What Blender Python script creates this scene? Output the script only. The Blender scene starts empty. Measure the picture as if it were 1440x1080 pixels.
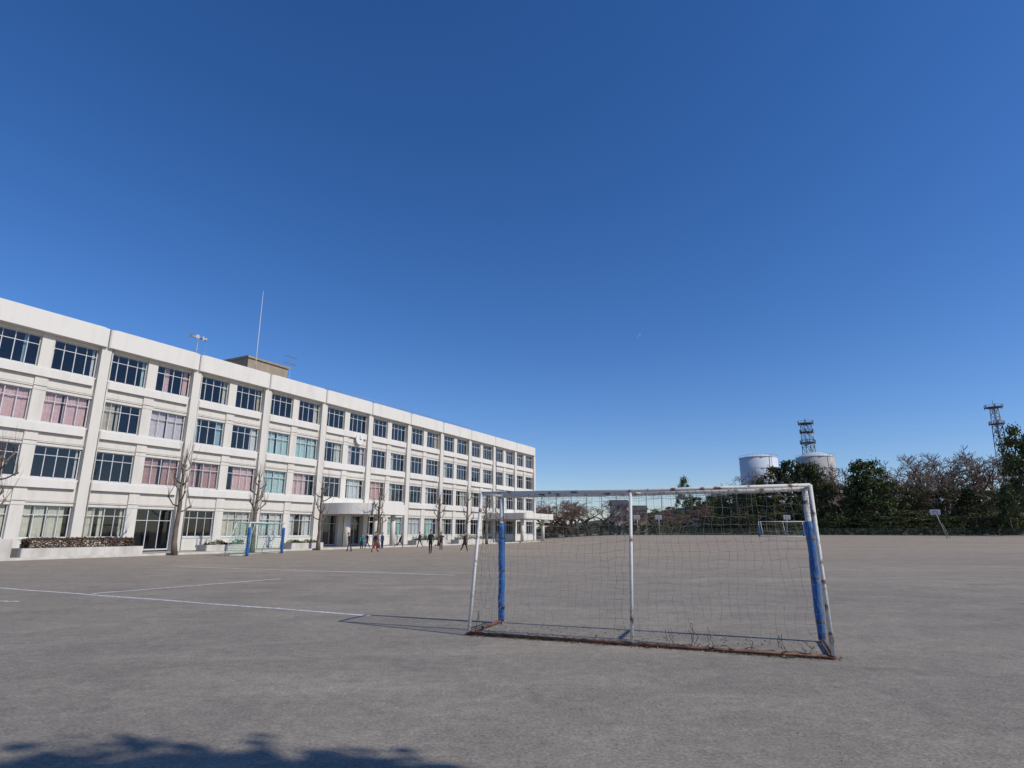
import bpy, math, random
from mathutils import Vector, Matrix, Quaternion
from mathutils import noise as nz
R=math.radians
C=bpy.context.scene.collection
h=1.51; F=840.0; TH=R(13.9); cT=math.cos(TH); sT=math.sin(TH)
def S01(t): t=max(0,min(1,t)); return t*t*(3-2*t)
def gz(X,Y): return .85*S01((Y-58)/62)*S01((X+2)/26)
def G(px,py,z=0.0):
    v=540-py; Yw=F*cT-v*sT; Zw=F*sT+v*cT; t=(z-h)/Zw
    return Vector(((px-720)*t,Yw*t,z))
def AT(px,Y,z=None):
    if z is None: 
        x=(px-720)/F*(Y*cT-h*sT); return Vector((x,Y,gz(x,Y)))
    return Vector(((px-720)/F*(Y*cT+(z-h)*sT),Y,z))
def ZAT(py,Y):
    q=(540-py)/F; return h+Y*(sT+q*cT)/(cT-q*sT)
ORD=['first','second','third','fourth','fifth','sixth','seventh','eighth','ninth','tenth','eleventh','twelfth','thirteenth','fourteenth','fifteenth','sixteenth','seventeenth','eighteenth','nineteenth','twentieth']
# ------------------------------------------------------------ mesh helper
class MB:
    def __init__(s): s.v=[]; s.f=[]; s.m=[]; s.smooth=[]
    def add(s,vs,fs,m=0,sm=False):
        o=len(s.v); s.v+= [tuple(p) for p in vs]
        for f in fs: s.f.append(tuple(i+o for i in f)); s.m.append(m); s.smooth.append(sm)
        return s
    def box(s,x0,x1,y0,y1,z0,z1,m=0):
        return s.add([(x0,y0,z0),(x1,y0,z0),(x1,y1,z0),(x0,y1,z0),(x0,y0,z1),(x1,y0,z1),(x1,y1,z1),(x0,y1,z1)],
            [(0,3,2,1),(4,5,6,7),(0,1,5,4),(1,2,6,5),(2,3,7,6),(3,0,4,7)],m)
    def prism(s,pts,z0,z1,m=0):
        n=len(pts)
        return s.add([(x,y,z0) for x,y in pts]+[(x,y,z1) for x,y in pts],
            [tuple(range(n-1,-1,-1)),tuple(range(n,2*n))]+[(i,(i+1)%n,n+(i+1)%n,n+i) for i in range(n)],m)
    def rprism(s,x0,x1,y0,y1,z0,z1,r=.15,m=0):
        pts=[]
        def arc(cx,cy,a0,a1,n=5):
            for i in range(n+1):
                a=R(a0+(a1-a0)*i/n); pts.append((cx+r*math.cos(a),cy+r*math.sin(a)))
        arc(x0+r,y0+r,180,270); arc(x1-r,y0+r,270,360)
        pts.extend([(x1,y1),(x0,y1)])
        return s.prism(pts,z0,z1,m)
    def tube(s,P,rad,n=8,m=0,sm=True,cap=True):
        P=[Vector(p) for p in P]
        if not hasattr(rad,'__len__'): rad=[rad]*len(P)
        vs=[];fs=[]
        ref=None
        for i,p in enumerate(P):
            if i==0: d=P[1]-P[0]
            elif i==len(P)-1: d=P[-1]-P[-2]
            else: d=P[i+1]-P[i-1]
            if d.length>1e-9: d.normalize()
            if ref is None:
                ref=Vector((0,0,1)) if abs(d.z)<.9 else Vector((1,0,0))
            u=d.cross(ref)
            if u.length<1e-6: u=d.cross(Vector((0,1,.1)))
            u.normalize(); w=d.cross(u); ref=u.cross(d)
            for k in range(n):
                a=2*math.pi*k/n
                vs.append(p+(u*math.cos(a)+w*math.sin(a))*rad[i])
        for i in range(len(P)-1):
            for k in range(n):
                fs.append((i*n+k,i*n+(k+1)%n,(i+1)*n+(k+1)%n,(i+1)*n+k))
        s.add(vs,fs,m,sm)
        if cap:
            o=len(s.v)-len(vs)
            s.f.append(tuple(o+k for k in range(n-1,-1,-1))); s.m.append(m); s.smooth.append(False)
            o2=o+(len(P)-1)*n
            s.f.append(tuple(o2+k for k in range(n))); s.m.append(m); s.smooth.append(False)
        return s
    def lathe(s,prof,n=24,c=(0,0),m=0,sm=True):
        vs=[];fs=[]
        for r,z in prof:
            for k in range(n):
                a=2*math.pi*k/n; vs.append((c[0]+r*math.cos(a),c[1]+r*math.sin(a),z))
        for i in range(len(prof)-1):
            for k in range(n): fs.append((i*n+k,i*n+(k+1)%n,(i+1)*n+(k+1)%n,(i+1)*n+k))
        fs.append(tuple(range(n-1,-1,-1))); fs.append(tuple((len(prof)-1)*n+k for k in range(n)))
        return s.add(vs,fs,m,sm)
    def mesh(s,name,mats):
        me=bpy.data.meshes.new(name); me.from_pydata(s.v,[],s.f)
        for mt in (mats if isinstance(mats,(list,tuple)) else [mats]): me.materials.append(mt)
        me.polygons.foreach_set('material_index',s.m); me.polygons.foreach_set('use_smooth',s.smooth)
        me.update(); return me
    def build(s,name,mats,parent=None,loc=(0,0,0)):
        return link(name,s.mesh(name,mats),parent,loc)
def link(name,me,parent=None,loc=(0,0,0),rz=0,sc=None):
    o=bpy.data.objects.new(name,me); C.objects.link(o); o.location=loc; o.rotation_euler=(0,0,rz)
    if sc: o.scale=sc
    if parent: o.parent=parent
    return o
def tag(o,label=None,cat=None,group=None,kind=None):
    if label: o['label']=label
    if cat: o['category']=cat
    if group: o['group']=group
    if kind: o['kind']=kind
    return o
def thing(name,label,cat,loc=(0,0,0),rz=0,group=None,sc=None):
    o=bpy.data.objects.new(name,None); C.objects.link(o); o.location=loc; o.rotation_euler=(0,0,rz)
    if sc: o.scale=sc
    o.empty_display_size=.3
    return tag(o,label,cat,group)
# ------------------------------------------------------------ materials
def mat(name,c1,c2=None,scale=4,rough=.75,bump=0,bscale=None,metal=0,stretch=(1,1,1),lo=.35,hi=.65,spec=.3,detail=5):
    m=bpy.data.materials.new(name); m.use_nodes=True; nt=m.node_tree; b=nt.nodes['Principled BSDF']
    b.inputs['Roughness'].default_value=rough; b.inputs['Metallic'].default_value=metal
    b.inputs['Specular IOR Level'].default_value=spec
    b.inputs['Base Color'].default_value=(*c1,1)
    tc=nt.nodes.new('ShaderNodeTexCoord'); mp=nt.nodes.new('ShaderNodeMapping'); mp.inputs['Scale'].default_value=stretch
    nt.links.new(tc.outputs['Object'],mp.inputs['Vector'])
    if c2:
        n=nt.nodes.new('ShaderNodeTexNoise'); n.inputs['Scale'].default_value=scale; n.inputs['Detail'].default_value=detail
        nt.links.new(mp.outputs[0],n.inputs['Vector'])
        r=nt.nodes.new('ShaderNodeValToRGB'); r.color_ramp.elements[0].position=lo; r.color_ramp.elements[1].position=hi
        r.color_ramp.elements[0].color=(*c1,1); r.color_ramp.elements[1].color=(*c2,1)
        nt.links.new(n.outputs['Fac'],r.inputs[0]); nt.links.new(r.outputs[0],b.inputs['Base Color'])
    if bump:
        n2=nt.nodes.new('ShaderNodeTexNoise'); n2.inputs['Scale'].default_value=bscale or scale*4; n2.inputs['Detail'].default_value=4
        nt.links.new(mp.outputs[0],n2.inputs['Vector'])
        bp=nt.nodes.new('ShaderNodeBump'); bp.inputs['Strength'].default_value=bump; bp.inputs['Distance'].default_value=.02
        nt.links.new(n2.outputs['Fac'],bp.inputs['Height']); nt.links.new(bp.outputs[0],b.inputs['Normal'])
    return m
def leafmat(name,c1,c2,c3=None):
    m=bpy.data.materials.new(name); m.use_nodes=True; nt=m.node_tree; b=nt.nodes['Principled BSDF']
    b.inputs['Roughness'].default_value=.75; b.inputs['Specular IOR Level'].default_value=.15
    g=nt.nodes.new('ShaderNodeNewGeometry'); r=nt.nodes.new('ShaderNodeValToRGB')
    r.color_ramp.elements[0].color=(*c1,1); r.color_ramp.elements[1].color=(*c2,1)
    if c3:
        e=r.color_ramp.elements.new(.9); e.color=(*c2,1); r.color_ramp.elements[-1].color=(*c3,1)
    oi=nt.nodes.new('ShaderNodeObjectInfo'); mx=nt.nodes.new('ShaderNodeHueSaturation')
    mr=nt.nodes.new('ShaderNodeMapRange'); mr.inputs[3].default_value=.75; mr.inputs[4].default_value=1.45
    nt.links.new(oi.outputs['Random'],mr.inputs[0]); nt.links.new(mr.outputs[0],mx.inputs['Value'])
    nt.links.new(g.outputs['Random Per Island'],r.inputs[0]); nt.links.new(r.outputs[0],mx.inputs['Color']); nt.links.new(mx.outputs[0],b.inputs['Base Color'])
    return m
Mw=mat('white_wall_paint',(.655,.615,.54),(.53,.50,.44),1.2,.85,.12,30,stretch=(1.6,1.6,.22),lo=.45,hi=.88)
Mpar=mat('parapet_paint',(.69,.655,.59),(.59,.56,.50),1.0,.8,.1,30,stretch=(1.5,1.5,.3),lo=.47,hi=.88)
Mal=mat('aluminium_frame',(.54,.54,.53),(.62,.62,.61),3,.5)
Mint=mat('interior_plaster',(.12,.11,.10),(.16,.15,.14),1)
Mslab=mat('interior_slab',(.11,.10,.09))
Mroof=mat('roof_concrete',(.3,.29,.27),(.22,.21,.2),1)
Mconc=mat('concrete',(.42,.385,.34),(.33,.30,.26),1.4,.9,.2,40)
Mpaint=mat('planter_paint',(.62,.58,.515),(.45,.42,.37),1.5,.9,.15,25,stretch=(1,1,.4))
Mbrown=mat('hut_wall',(.36,.29,.21),(.29,.23,.17),2,.85,stretch=(1,1,.3))
Mmetal=mat('galvanised_metal',(.42,.43,.43),(.3,.3,.3),6,.5,metal=.5)
Mdark=mat('dark_metal',(.05,.05,.055),(.09,.085,.08),6,.6)
Mgl=bpy.data.materials.new('window_glass'); Mgl.use_nodes=True
nt=Mgl.node_tree; nt.nodes.clear()
o=nt.nodes.new('ShaderNodeOutputMaterial'); mx=nt.nodes.new('ShaderNodeMixShader'); t=nt.nodes.new('ShaderNodeBsdfTransparent'); g=nt.nodes.new('ShaderNodeBsdfGlossy')
lw=nt.nodes.new('ShaderNodeLayerWeight'); lw.inputs[0].default_value=.5; pw=nt.nodes.new('ShaderNodeMath'); pw.operation='POWER'; pw.inputs[1].default_value=3.0; ma=nt.nodes.new('ShaderNodeMath'); ma.operation='MULTIPLY_ADD'; ma.inputs[1].default_value=.8; ma.inputs[2].default_value=.06
nt.links.new(lw.outputs['Facing'],pw.inputs[0]); nt.links.new(pw.outputs[0],ma.inputs[0])
t.inputs[0].default_value=(.86,.90,.91,1); g.inputs['Roughness'].default_value=.03; g.inputs[0].default_value=(.9,.95,1,1)
nt.links.new(ma.outputs[0],mx.inputs[0]); nt.links.new(t.outputs[0],mx.inputs[1]); nt.links.new(g.outputs[0],mx.inputs[2]); nt.links.new(mx.outputs[0],o.inputs[0])
CUR={'pink':mat('pink_curtain',(.60,.35,.32),(.68,.45,.41),3),'red':mat('red_curtain',(.40,.20,.17),(.48,.27,.23),3),'cream':mat('cream_curtain',(.62,.58,.46),(.52,.48,.38),3),
 'beige':mat('beige_curtain',(.46,.37,.25),(.54,.45,.31),3),'teal':mat('teal_curtain',(.38,.52,.47),(.46,.6,.54),3),'white':mat('white_curtain',(.66,.64,.60),(.56,.54,.51),3),'lilac':mat('lilac_curtain',(.55,.46,.45),(.63,.55,.53),3),'blue':mat('blue_curtain',(.27,.36,.40),(.32,.43,.46),3)}
# ------------------------------------------------------------ school building
FA=math.atan2(.886,.463)
O=Vector((-31.7,34.6,0)); WM=Matrix.Translation(O)@Matrix.Rotation(FA,4,'Z')
def W(s,y,z=0): return WM@Vector((s,y,z))
school=thing('school_building','long white four storey school building with rows of sliding windows and curtains','school building',O,FA)
P0=6.74; PP=3.53
pk=lambda k:P0+PP*k
K0,K1=-4,20
X0,X1=pk(K0)-.4,pk(K1)+.4
sill=[1.1,4.87,8.4,11.95]; HW=2.05; WW=PP-.75
core=MB()
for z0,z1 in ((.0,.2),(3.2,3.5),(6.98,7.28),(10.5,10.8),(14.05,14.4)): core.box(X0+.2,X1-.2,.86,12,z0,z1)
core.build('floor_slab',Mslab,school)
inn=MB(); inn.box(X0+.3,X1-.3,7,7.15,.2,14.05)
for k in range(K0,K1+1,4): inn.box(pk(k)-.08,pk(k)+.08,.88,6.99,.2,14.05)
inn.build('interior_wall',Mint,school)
ow=MB(); ow.box(X0,X0+.2,.86,12.2,0,14.4); ow.box(X1-.2,X1,.86,12.2,0,14.4); ow.box(X0+.2,X1-.2,12,12.2,0,14.4); ow.build('wall',Mw,school)
MB().box(X0-.3,X1+.3,.51,12.4,14.405,14.6).build('roof',Mroof,school)
bp=MB(); bp.box(X0-.3,X1+.3,12.1,12.4,14.605,15.5); bp.box(X0-.3,X0,.55,12.1,14.605,15.5); bp.box(X1,X1+.3,.55,12.1,14.605,15.5); bp.build('rear_parapet',Mpar,school)
for k in range(K0,K1+1):
    x=pk(k)
    if k%2==0:
        p=MB(); p.box(x-.33,x+.33,.24,.855,0,14.22); p.build('pillar',Mw,school)
        d=MB(); d.tube([(x+.47,.36,.1),(x+.47,.36,14.2)],.045,8); d.build('downpipe',Mpaint,school)
    else: MB().box(x-.375,x+.375,.43,.855,0.002,14.22).build('pilaster',Mw,school)
for k in range(K0,K1,2):
    a=pk(k)+.332; b=pk(k+2)-.332; mid=pk(k+1)
    pp=MB(); pp.rprism(pk(k)-.02,pk(k+2)-.08,0,.5,14.22,15.55,.16)
    pp.box(pk(k)+.3,pk(k+2)-.4,.05,.49,15.551,15.60)
    pp.build('parapet',Mpar,school)
    for fi,(z0,z1) in enumerate(((.12,sill[0]),(sill[0]+HW,sill[1]),(sill[1]+HW,sill[2]),(sill[2]+HW,sill[3]),(sill[3]+HW,14.22))):
        sp=MB() 
        if not(fi==0 and k in(6,)): sp.box(a,mid-.377,.5,.85,z0,z1)
        if not(fi==0 and k in(0,6)): sp.box(mid+.377,b,.5,.85,z0,z1)
        if fi in(1,2,3): sp.box(mid-.377,mid+.377,.40,.428,z0,z1)
        if sp.v: sp.build('spandrel',Mw,school)
        if fi in (1,2,3):
            lb=MB(); lb.rprism(a+.12,b-.12,.26,.398,z1-.62,z1-.1,.1); lb.box(a+.05,b-.05,.33,.398,z1-.099,z1-.03)
            lb.build('ledge',Mpar,school)
            pi=MB(); pi.tube([(a,.37,z0+.28),(b,.37,z0+.28)],.025,6); pi.build('conduit',Mpaint,school)
def frame_mesh(w,hh,nv,trans):
    f=MB(); t=.055; d=.09
    f.box(0,w,0,d,0,t); f.box(0,w,0,d,hh-t,hh); f.box(0,t,.002,d-.002,t,hh-t); f.box(w-t,w,.002,d-.002,t,hh-t)
    zt=hh*trans
    f.box(t,w-t,.004,d-.004,zt-.022,zt+.022)
    for i in range(1,nv):
        x=w*i/nv; f.box(x-.024,x+.024,.006,d-.006,t,zt-.022)
        if i==nv//2 or nv==3: f.box(x-.022,x+.022,.006,d-.006,zt+.022,hh-t)
        else: f.box(x-.014,x+.014,.01,d-.01,zt+.022,hh-t)
    for i in range(nv):
        x=w*i/nv; f.box(x+.06,x+w/nv-.06,.03,.06,t,t+.04)
    return f
FM=frame_mesh(WW,HW,4,.72).mesh('window',Mal)
pm=MB().add([(.05,.05,.05),(WW-.05,.05,.05),(WW-.05,.05,HW-.05),(.05,.05,HW-.05)],[(0,1,2,3)]).mesh('pane',Mgl)
SM=MB().box(-.02,WW+.02,-.17,.14,-.055,-.003).mesh('sill',Mal)
DH=2.95
DM=frame_mesh(WW,DH,3,.72).mesh('entrance_door',Mal)
dpm=MB().add([(.05,.05,.05),(WW-.05,.05,.05),(WW-.05,.05,DH-.05),(.05,.05,DH-.05)],[(0,1,2,3)]).mesh('pane',Mgl)
def curtain(x0,x1,hh,m,name='curtain'):
    rng=random.Random(int(x0*100)+int(x1*77)); n=max(8,int((x1-x0)*26)); vs=[];fs=[]; ph=rng.random()*6
    for i in range(n+1):
        x=x0+(x1-x0)*i/n; y=.03*math.sin(ph+x*34)+.02*math.sin(x*11+ph)
        vs+=[(x,y,.03),(x+.01*math.sin(x*9),y*.7,hh-.04)]
    for i in range(n): fs.append((2*i,2*i+2,2*i+3,2*i+1))
    return MB().add(vs,fs,0,True).mesh(name,CUR[m])
full=(0,1)
CD={(3,-2):('blue',[(.72,.8)]),(3,-1):('white',[(0,.06),(.93,1)]),(3,0):('teal',[(.93,1)]),(3,1):('pink',[(.3,.42),(.85,1)]),(3,2):('cream',[(0,.08),(.9,1)]),(3,3):('beige',[(.9,1)]),(3,5):('cream',[(.8,1)]),(3,8):('white',[(0,.15)]),(3,11):('beige',[(.75,1)]),
(2,-2):('pink',[full]),(2,-1):('pink',[(0,.42),(.47,1)]),(2,0):('beige',[(0,.38),(.44,.5)]),(2,1):('lilac',[(0,.48),(.53,1)]),(2,2):('blue',[(0,.2),(.8,1)]),(2,3):('white',[(.75,1)]),(2,4):('teal',[(0,.46),(.54,1)]),(2,5):('teal',[(0,.6),(.65,1)]),(2,6):('cream',[(.7,1)]),(2,7):('lilac',[(0,.3),(.8,1)]),(2,9):('white',[(0,.3)]),(2,12):('cream',[(0,.5)]),
(1,-2):('cream',[(0,.1)]),(1,-1):('white',[(.95,1)]),(1,1):('red',[(0,.45),(.6,1)]),(1,2):('red',[(0,.35),(.45,1)]),(1,3):('pink',[(.25,1)]),(1,4):('teal',[(0,.5),(.55,1)]),(1,5):('pink',[(0,.7)]),(1,6):('white',[(0,.3)]),(1,8):('pink',[(0,.9)]),(1,9):('cream',[(0,.3)]),(1,7):('white',[(.2,.9)]),(1,11):('white',[(0,.4)]),(1,13):('cream',[(.5,1)]),
(0,-2):('cream',[(0,.5),(.6,1)]),(0,-1):('cream',[(0,.2),(.24,.48),(.55,.9)]),(0,0):('cream',[(0,.3),(.4,.5),(.93,1)]),(0,3):('cream',[(0,.5),(.6,1)]),(0,4):('white',[(0,.45),(.55,1)]),(0,5):('white',[(0,.3),(.7,1)]),(0,9):('teal',[(0,.5),(.6,1)]),(0,10):('white',[(0,1)]),(0,11):('teal',[(.2,.8)]),(0,12):('cream',[(0,.5)])}
rng=random.Random(5)
for fi in range(4):
    for k in range(K0,K1):
        x=pk(k)+.375; door=(fi==0 and k in (1,6,7)); z=.2 if door else sill[fi]
        w=link('entrance_door' if door else 'window',DM if door else FM,school,(x,.62,z))
        link('pane',dpm if door else pm,w)
        if not door: link('sill',SM,w)
        c=CD.get((fi,k))
        if c is None and k>13 and rng.random()<.4: c=(rng.choice(['white','cream','beige']),[(0,rng.uniform(.2,.6))])
        if c and not door:
            for a,b in c[1]:
                link('curtain',curtain(.05+a*(WW-.1),.05+b*(WW-.1),HW,c[0]),w,(0,.20,0))
MB().box(pk(16)+.40,pk(16)+.52,.20,.235,0.1,14.2).build('expansion_joint',Mdark,school)
for k in range(-2,16,2):
    for z in (4.3,7.9,11.4):
        v=MB(); v.tube([(pk(k)-.62,.50,z),(pk(k)-.62,.36,z)],.12,12); v.build('vent',Mmetal,school)
cl=MB(); cx=(pk(7)+pk(8))/2; cl.tube([(cx,.23,11.2),(cx,.13,11.2)],.55,28); ck=cl.build('clock',mat('clock_face',(.7,.7,.67)),school)
hd=MB(); hd.box(cx-.03,cx+.03,.11,.128,11.2,11.6); hd.box(cx,cx+.3,.095,.108,11.17,11.23); hd.build('clock_hand',Mdark,ck)
def canopy(s0,s1,out,z0,z1,cols,rl,rr):
    m=MB(); n=16; pts=[]
    for i in range(n+1):
        a=math.pi+ (math.pi/2)*i/n; pts.append((s0+rl+rl*math.cos(a),-out+rl+rl*math.sin(a)))
    for i in range(n+1):
        a=1.5*math.pi+(math.pi/2)*i/n; pts.append((s1-rr+rr*math.cos(a),-out+rr+rr*math.sin(a)))
    pts+= [(s1,.23),(s0,.23)]
    m.prism(pts,z0,z1)
    ob=m.build('entrance_canopy',Mpar,school)
    for s,y,r in cols: MB().lathe([(r,.12),(r,z0-.002)],20,(s,y)).build('column',Mw,ob)
canopy(28.5,36.0,4.6,3.2,4.25,[(29.8,-2.0,.33),(34.8,-3.6,.26),(32.1,-3.6,.24)],3.4,.6)
canopy(60.5,70.3,6.3,3.3,4.1,[(62,-5,.25),(69,-5,.25)],.4,.4)
ph=MB(); ph.box(22.8,27.8,6,11.6,14.6,18.5); pho=ph.build('penthouse',Mbrown,school)
MB().box(22.65,27.95,5.85,11.75,18.5,18.7).build('roof',Mbrown,pho)
MB().box(22.73,22.798,7.2,8.6,14.8,17.1).build('door',Mdark,pho)
rl=MB()
for i in range(0,29):
    s=29+i*1.0; rl.tube([(s,1.2,14.6),(s,1.2,16.2)],.022,5)
for z in (15.8,16.2): rl.tube([(29,1.2,z),(57,1.2,z)],.022,5)
rl.build('railing',Mmetal,school)
t=thing('antenna_mast','tall thin white lightning mast rising beside the brown rooftop hut','mast',W(22.6,4.6,14.6),FA)
m=MB(); m.tube([(0,0,0),(0,0,5),(0,0,10.7)],[.055,.04,.015],8); m.build('pole',mat('mast_paint',(.6,.6,.6)),t)
m=MB(); m.box(-.25,.25,-.25,.25,0,.12); m.build('base_plate',Mmetal,t)
m=MB(); m.tube([(0,0,3),(.7,.9,0)],.012,4); m.tube([(0,0,3),(-.7,.9,0)],.012,4); m.tube([(0,0,3),(0,-1,0)],.012,4); m.build('guy_wire',Mmetal,t)
t=thing('thin_antenna','short thin whip rod on the roof left of the brown hut','antenna',W(20.4,9.5,14.6),FA)
MB().tube([(0,0,0),(0,0,5.6)],.025,5).build('rod',Mmetal,t); MB().box(-.2,.2,-.2,.2,0,.1).build('base_plate',Mmetal,t)
t=thing('television_antenna','comb shaped television antenna on pole right of the brown rooftop hut','antenna',W(29.0,7,14.6),FA)
MB().tube([(0,0,0),(0,0,5.8)],.03,6).build('pole',Mmetal,t)
m=MB(); 
for zz in (5.7,4.9):
    m.tube([(-.8,0,zz),(.8,0,zz)],.016,4)
    for i in range(9): m.tube([(-.75+i*.185,-.3,zz+.02),(-.75+i*.185,.3,zz+.02)],.011,4)
m.build('antenna_element',Mmetal,t)
t=thing('rooftop_loudspeaker','cluster of horn loudspeakers on a pole at the roof edge','loudspeaker',W(14.3,1.6,14.6),FA)
MB().tube([(0,0,0),(0,0,3.1)],.04,8).build('pole',Mmetal,t)
MB().tube([(-.4,0,2.75),(.4,0,2.75)],.02,6).build('bracket',Mmetal,t)
Mhorn=mat('horn_paint',(.5,.5,.48))
for i,a in enumerate((195,250,300,345)):
    d=Vector((math.cos(R(a)),math.sin(R(a)),-.05)); b=Vector(((-.38,-.13,.13,.38)[i],0,2.82))
    MB().tube([b-d*.12,b,b+d*.13,b+d*.27,b+d*.33],[.045,.045,.05,.12,.17],14).build('horn',Mhorn,t)
# ------------------------------------------------------------ ground & setting
def groundmat():
    m=bpy.data.materials.new('packed_sand'); m.use_nodes=True; nt=m.node_tree; b=nt.nodes['Principled BSDF']; N=nt.nodes.new; Lk=nt.links.new
    b.inputs['Roughness'].default_value=.95; b.inputs['Specular IOR Level'].default_value=.1
    tc=N('ShaderNodeTexCoord')
    def noise(sc,det,st=(1,1,1),rot=0,dist=0):
        mp=N('ShaderNodeMapping'); mp.inputs['Scale'].default_value=st; mp.inputs['Rotation'].default_value=(0,0,rot); Lk(tc.outputs['Object'],mp.inputs[0])
        n=N('ShaderNodeTexNoise'); n.inputs['Scale'].default_value=sc; n.inputs['Detail'].default_value=det; n.inputs['Roughness'].default_value=.65; n.inputs['Distortion'].default_value=dist; Lk(mp.outputs[0],n.inputs['Vector']); return n.outputs['Fac']
    def ramp(f,a,b_,ca,cb):
        r=N('ShaderNodeValToRGB'); r.color_ramp.elements[0].position=a; r.color_ramp.elements[1].position=b_; r.color_ramp.elements[0].color=(*ca,1); r.color_ramp.elements[1].color=(*cb,1); Lk(f,r.inputs[0]); return r.outputs[0]
    def mix(a,b_,f,mode='MIX'):
        x=N('ShaderNodeMix'); x.data_type='RGBA'; x.blend_type=mode
        if isinstance(f,float): x.inputs[0].default_value=f
        else: Lk(f,x.inputs[0])
        Lk(a,x.inputs[6]); Lk(b_,x.inputs[7]); return x.outputs[2]
    base=ramp(noise(.11,6,dist=.6),.36,.64,(.258,.229,.190),(.315,.278,.226))
    sep=N('ShaderNodeSeparateXYZ'); Lk(tc.outputs['Object'],sep.inputs[0])
    mr=N('ShaderNodeMapRange'); mr.inputs[1].default_value=9; mr.inputs[2].default_value=50; Lk(sep.outputs[1],mr.inputs[0])
    far=ramp(noise(.06,6,(.45,1,1),dist=.5),.35,.65,(.325,.268,.203),(.37,.308,.232))
    c=mix(base,far,mr.outputs[0])
    fine=ramp(noise(34,9),.32,.7,(.66,.655,.65),(1.34,1.34,1.33)); c=mix(c,fine,1.0,'MULTIPLY')
    mid=ramp(noise(1.1,10,(.8,1,1),.7,1.0),.32,.7,(.85,.85,.86),(1.15,1.145,1.13)); c=mix(c,mid,1.0,'MULTIPLY')
    gr=ramp(noise(7,8),.35,.68,(.86,.86,.86),(1.14,1.14,1.13)); c=mix(c,gr,1.0,'MULTIPLY')
    trk=ramp(noise(.4,8,(.15,1.2,1),.2,.6),.52,.68,(1,1,1),(1.18,1.17,1.13)); c=mix(c,trk,1.0,'MULTIPLY')
    v=N('ShaderNodeTexVoronoi'); v.inputs['Scale'].default_value=30; v.inputs['Randomness'].default_value=1; Lk(tc.outputs['Object'],v.inputs['Vector'])
    dots=ramp(v.outputs['Distance'],.10,.2,(.6,.57,.54),(1,1,1)); c=mix(c,dots,.45,'MULTIPLY')
    Lk(c,b.inputs['Base Color'])
    ad=N('ShaderNodeMath'); ad.operation='ADD'; Lk(noise(30,10),ad.inputs[0]); 
    m2=N('ShaderNodeMath'); m2.operation='MULTIPLY'; m2.inputs[1].default_value=.8; Lk(noise(5.3,10,dist=.6),m2.inputs[0]); Lk(m2.outputs[0],ad.inputs[1])
    bp=N('ShaderNodeBump'); bp.inputs['Strength'].default_value=.45; bp.inputs['Distance'].default_value=.018; Lk(ad.outputs[0],bp.inputs['Height']); Lk(bp.outputs[0],b.inputs['Normal'])
    return m
xs=[-1500,-300,-100,-40,-2]+[-2+2*i for i in range(1,14)]+[40,80,150,400,1500]; ys=[-400,-50,0,30,58]+[58+4*i for i in range(1,17)]+[160,250,600,3000]
gm=MB(); vs=[(x,y,gz(x,y)) for y in ys for x in xs]; nx=len(xs)
gm.add(vs,[(j*nx+i,j*nx+i+1,(j+1)*nx+i+1,(j+1)*nx+i) for j in range(len(ys)-1) for i in range(nx-1)],0,True)
tag(gm.build('ground',groundmat()),kind='structure')
pv=MB(); pv.box(-12,90,-4.5,.855,-.1,.10)
pvo=pv.build('pavement',Mconc); pvo.location=O; pvo.rotation_euler=(0,0,FA); tag(pvo,kind='structure')
kb=MB(); kb.box(-12,90,-4.66,-4.503,-.1,.14); kbo=kb.build('kerb',Mpaint); kbo.location=O; kbo.rotation_euler=(0,0,FA); tag(kbo,kind='structure')
def linemat(name,th,c=(.68,.665,.63)):
    m=mat(name,c,rough=.9); nt=m.node_tree; b=nt.nodes['Principled BSDF']; n=nt.nodes.new('ShaderNodeTexNoise'); n.inputs['Scale'].default_value=9; n.inputs['Detail'].default_value=8; n.inputs['Roughness'].default_value=.75
    tc=nt.nodes.new('ShaderNodeTexCoord'); nt.links.new(tc.outputs['Object'],n.inputs['Vector'])
    r=nt.nodes.new('ShaderNodeValToRGB'); r.color_ramp.elements[0].position=th; r.color_ramp.elements[1].position=th+.2; nt.links.new(n.outputs[0],r.inputs[0]); nt.links.new(r.outputs[0],b.inputs['Alpha']); return m
ML1=linemat('chalk_line',.31); ML2=linemat('faded_chalk_line',.30); ML3=linemat('scuffed_chalk_line',.46,(.55,.53,.48))
LN=[((-40,824),(520,866),.11,ML1),((130,835),(395,814),.14,ML2),((-30,845),(28,846),.13,ML1),((250,797),(640,809),.14,ML2),((1300,836),(1500,839),.24,ML3),((1225,822),(1500,827),.24,ML3)]
for a,b,w,m in LN:
    A=G(*a);B=G(*b);d=(B-A); Ln=d.length; d.normalize(); q=Vector((-d.y,d.x,0)); n=60; vs=[];fs=[]; rg=random.Random(int(Ln*10))
    for i in range(n+1):
        p=A+d*Ln*i/n+q*.02*math.sin(i*.4); w0=w*rg.uniform(.38,.62); vs+=[p+q*w0+Vector((0,0,.005)),p-q*w0+Vector((0,0,.005))]
    for i in range(n): fs.append((2*i,2*i+1,2*i+3,2*i+2))
    tag(MB().add(vs,fs).build('painted_line',m),kind='structure')
pb=MB(); rg=random.Random(3)
for i in range(3600):
    Y=rg.uniform(3.2,16); X=rg.uniform(-.95,.95)*Y; r=rg.uniform(.003,.009)*(1.5 if rg.random()<.06 else 1)
    a=rg.random()*6; vs=[(X+r*math.cos(a+k*1.57)*rg.uniform(.7,1.2),Y+r*math.sin(a+k*1.57)*rg.uniform(.7,1.2),-.001) for k in range(4)]+[(X,Y,r*.8)]
    pb.add(vs,[(0,1,4),(1,2,4),(2,3,4),(3,0,4)])
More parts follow.
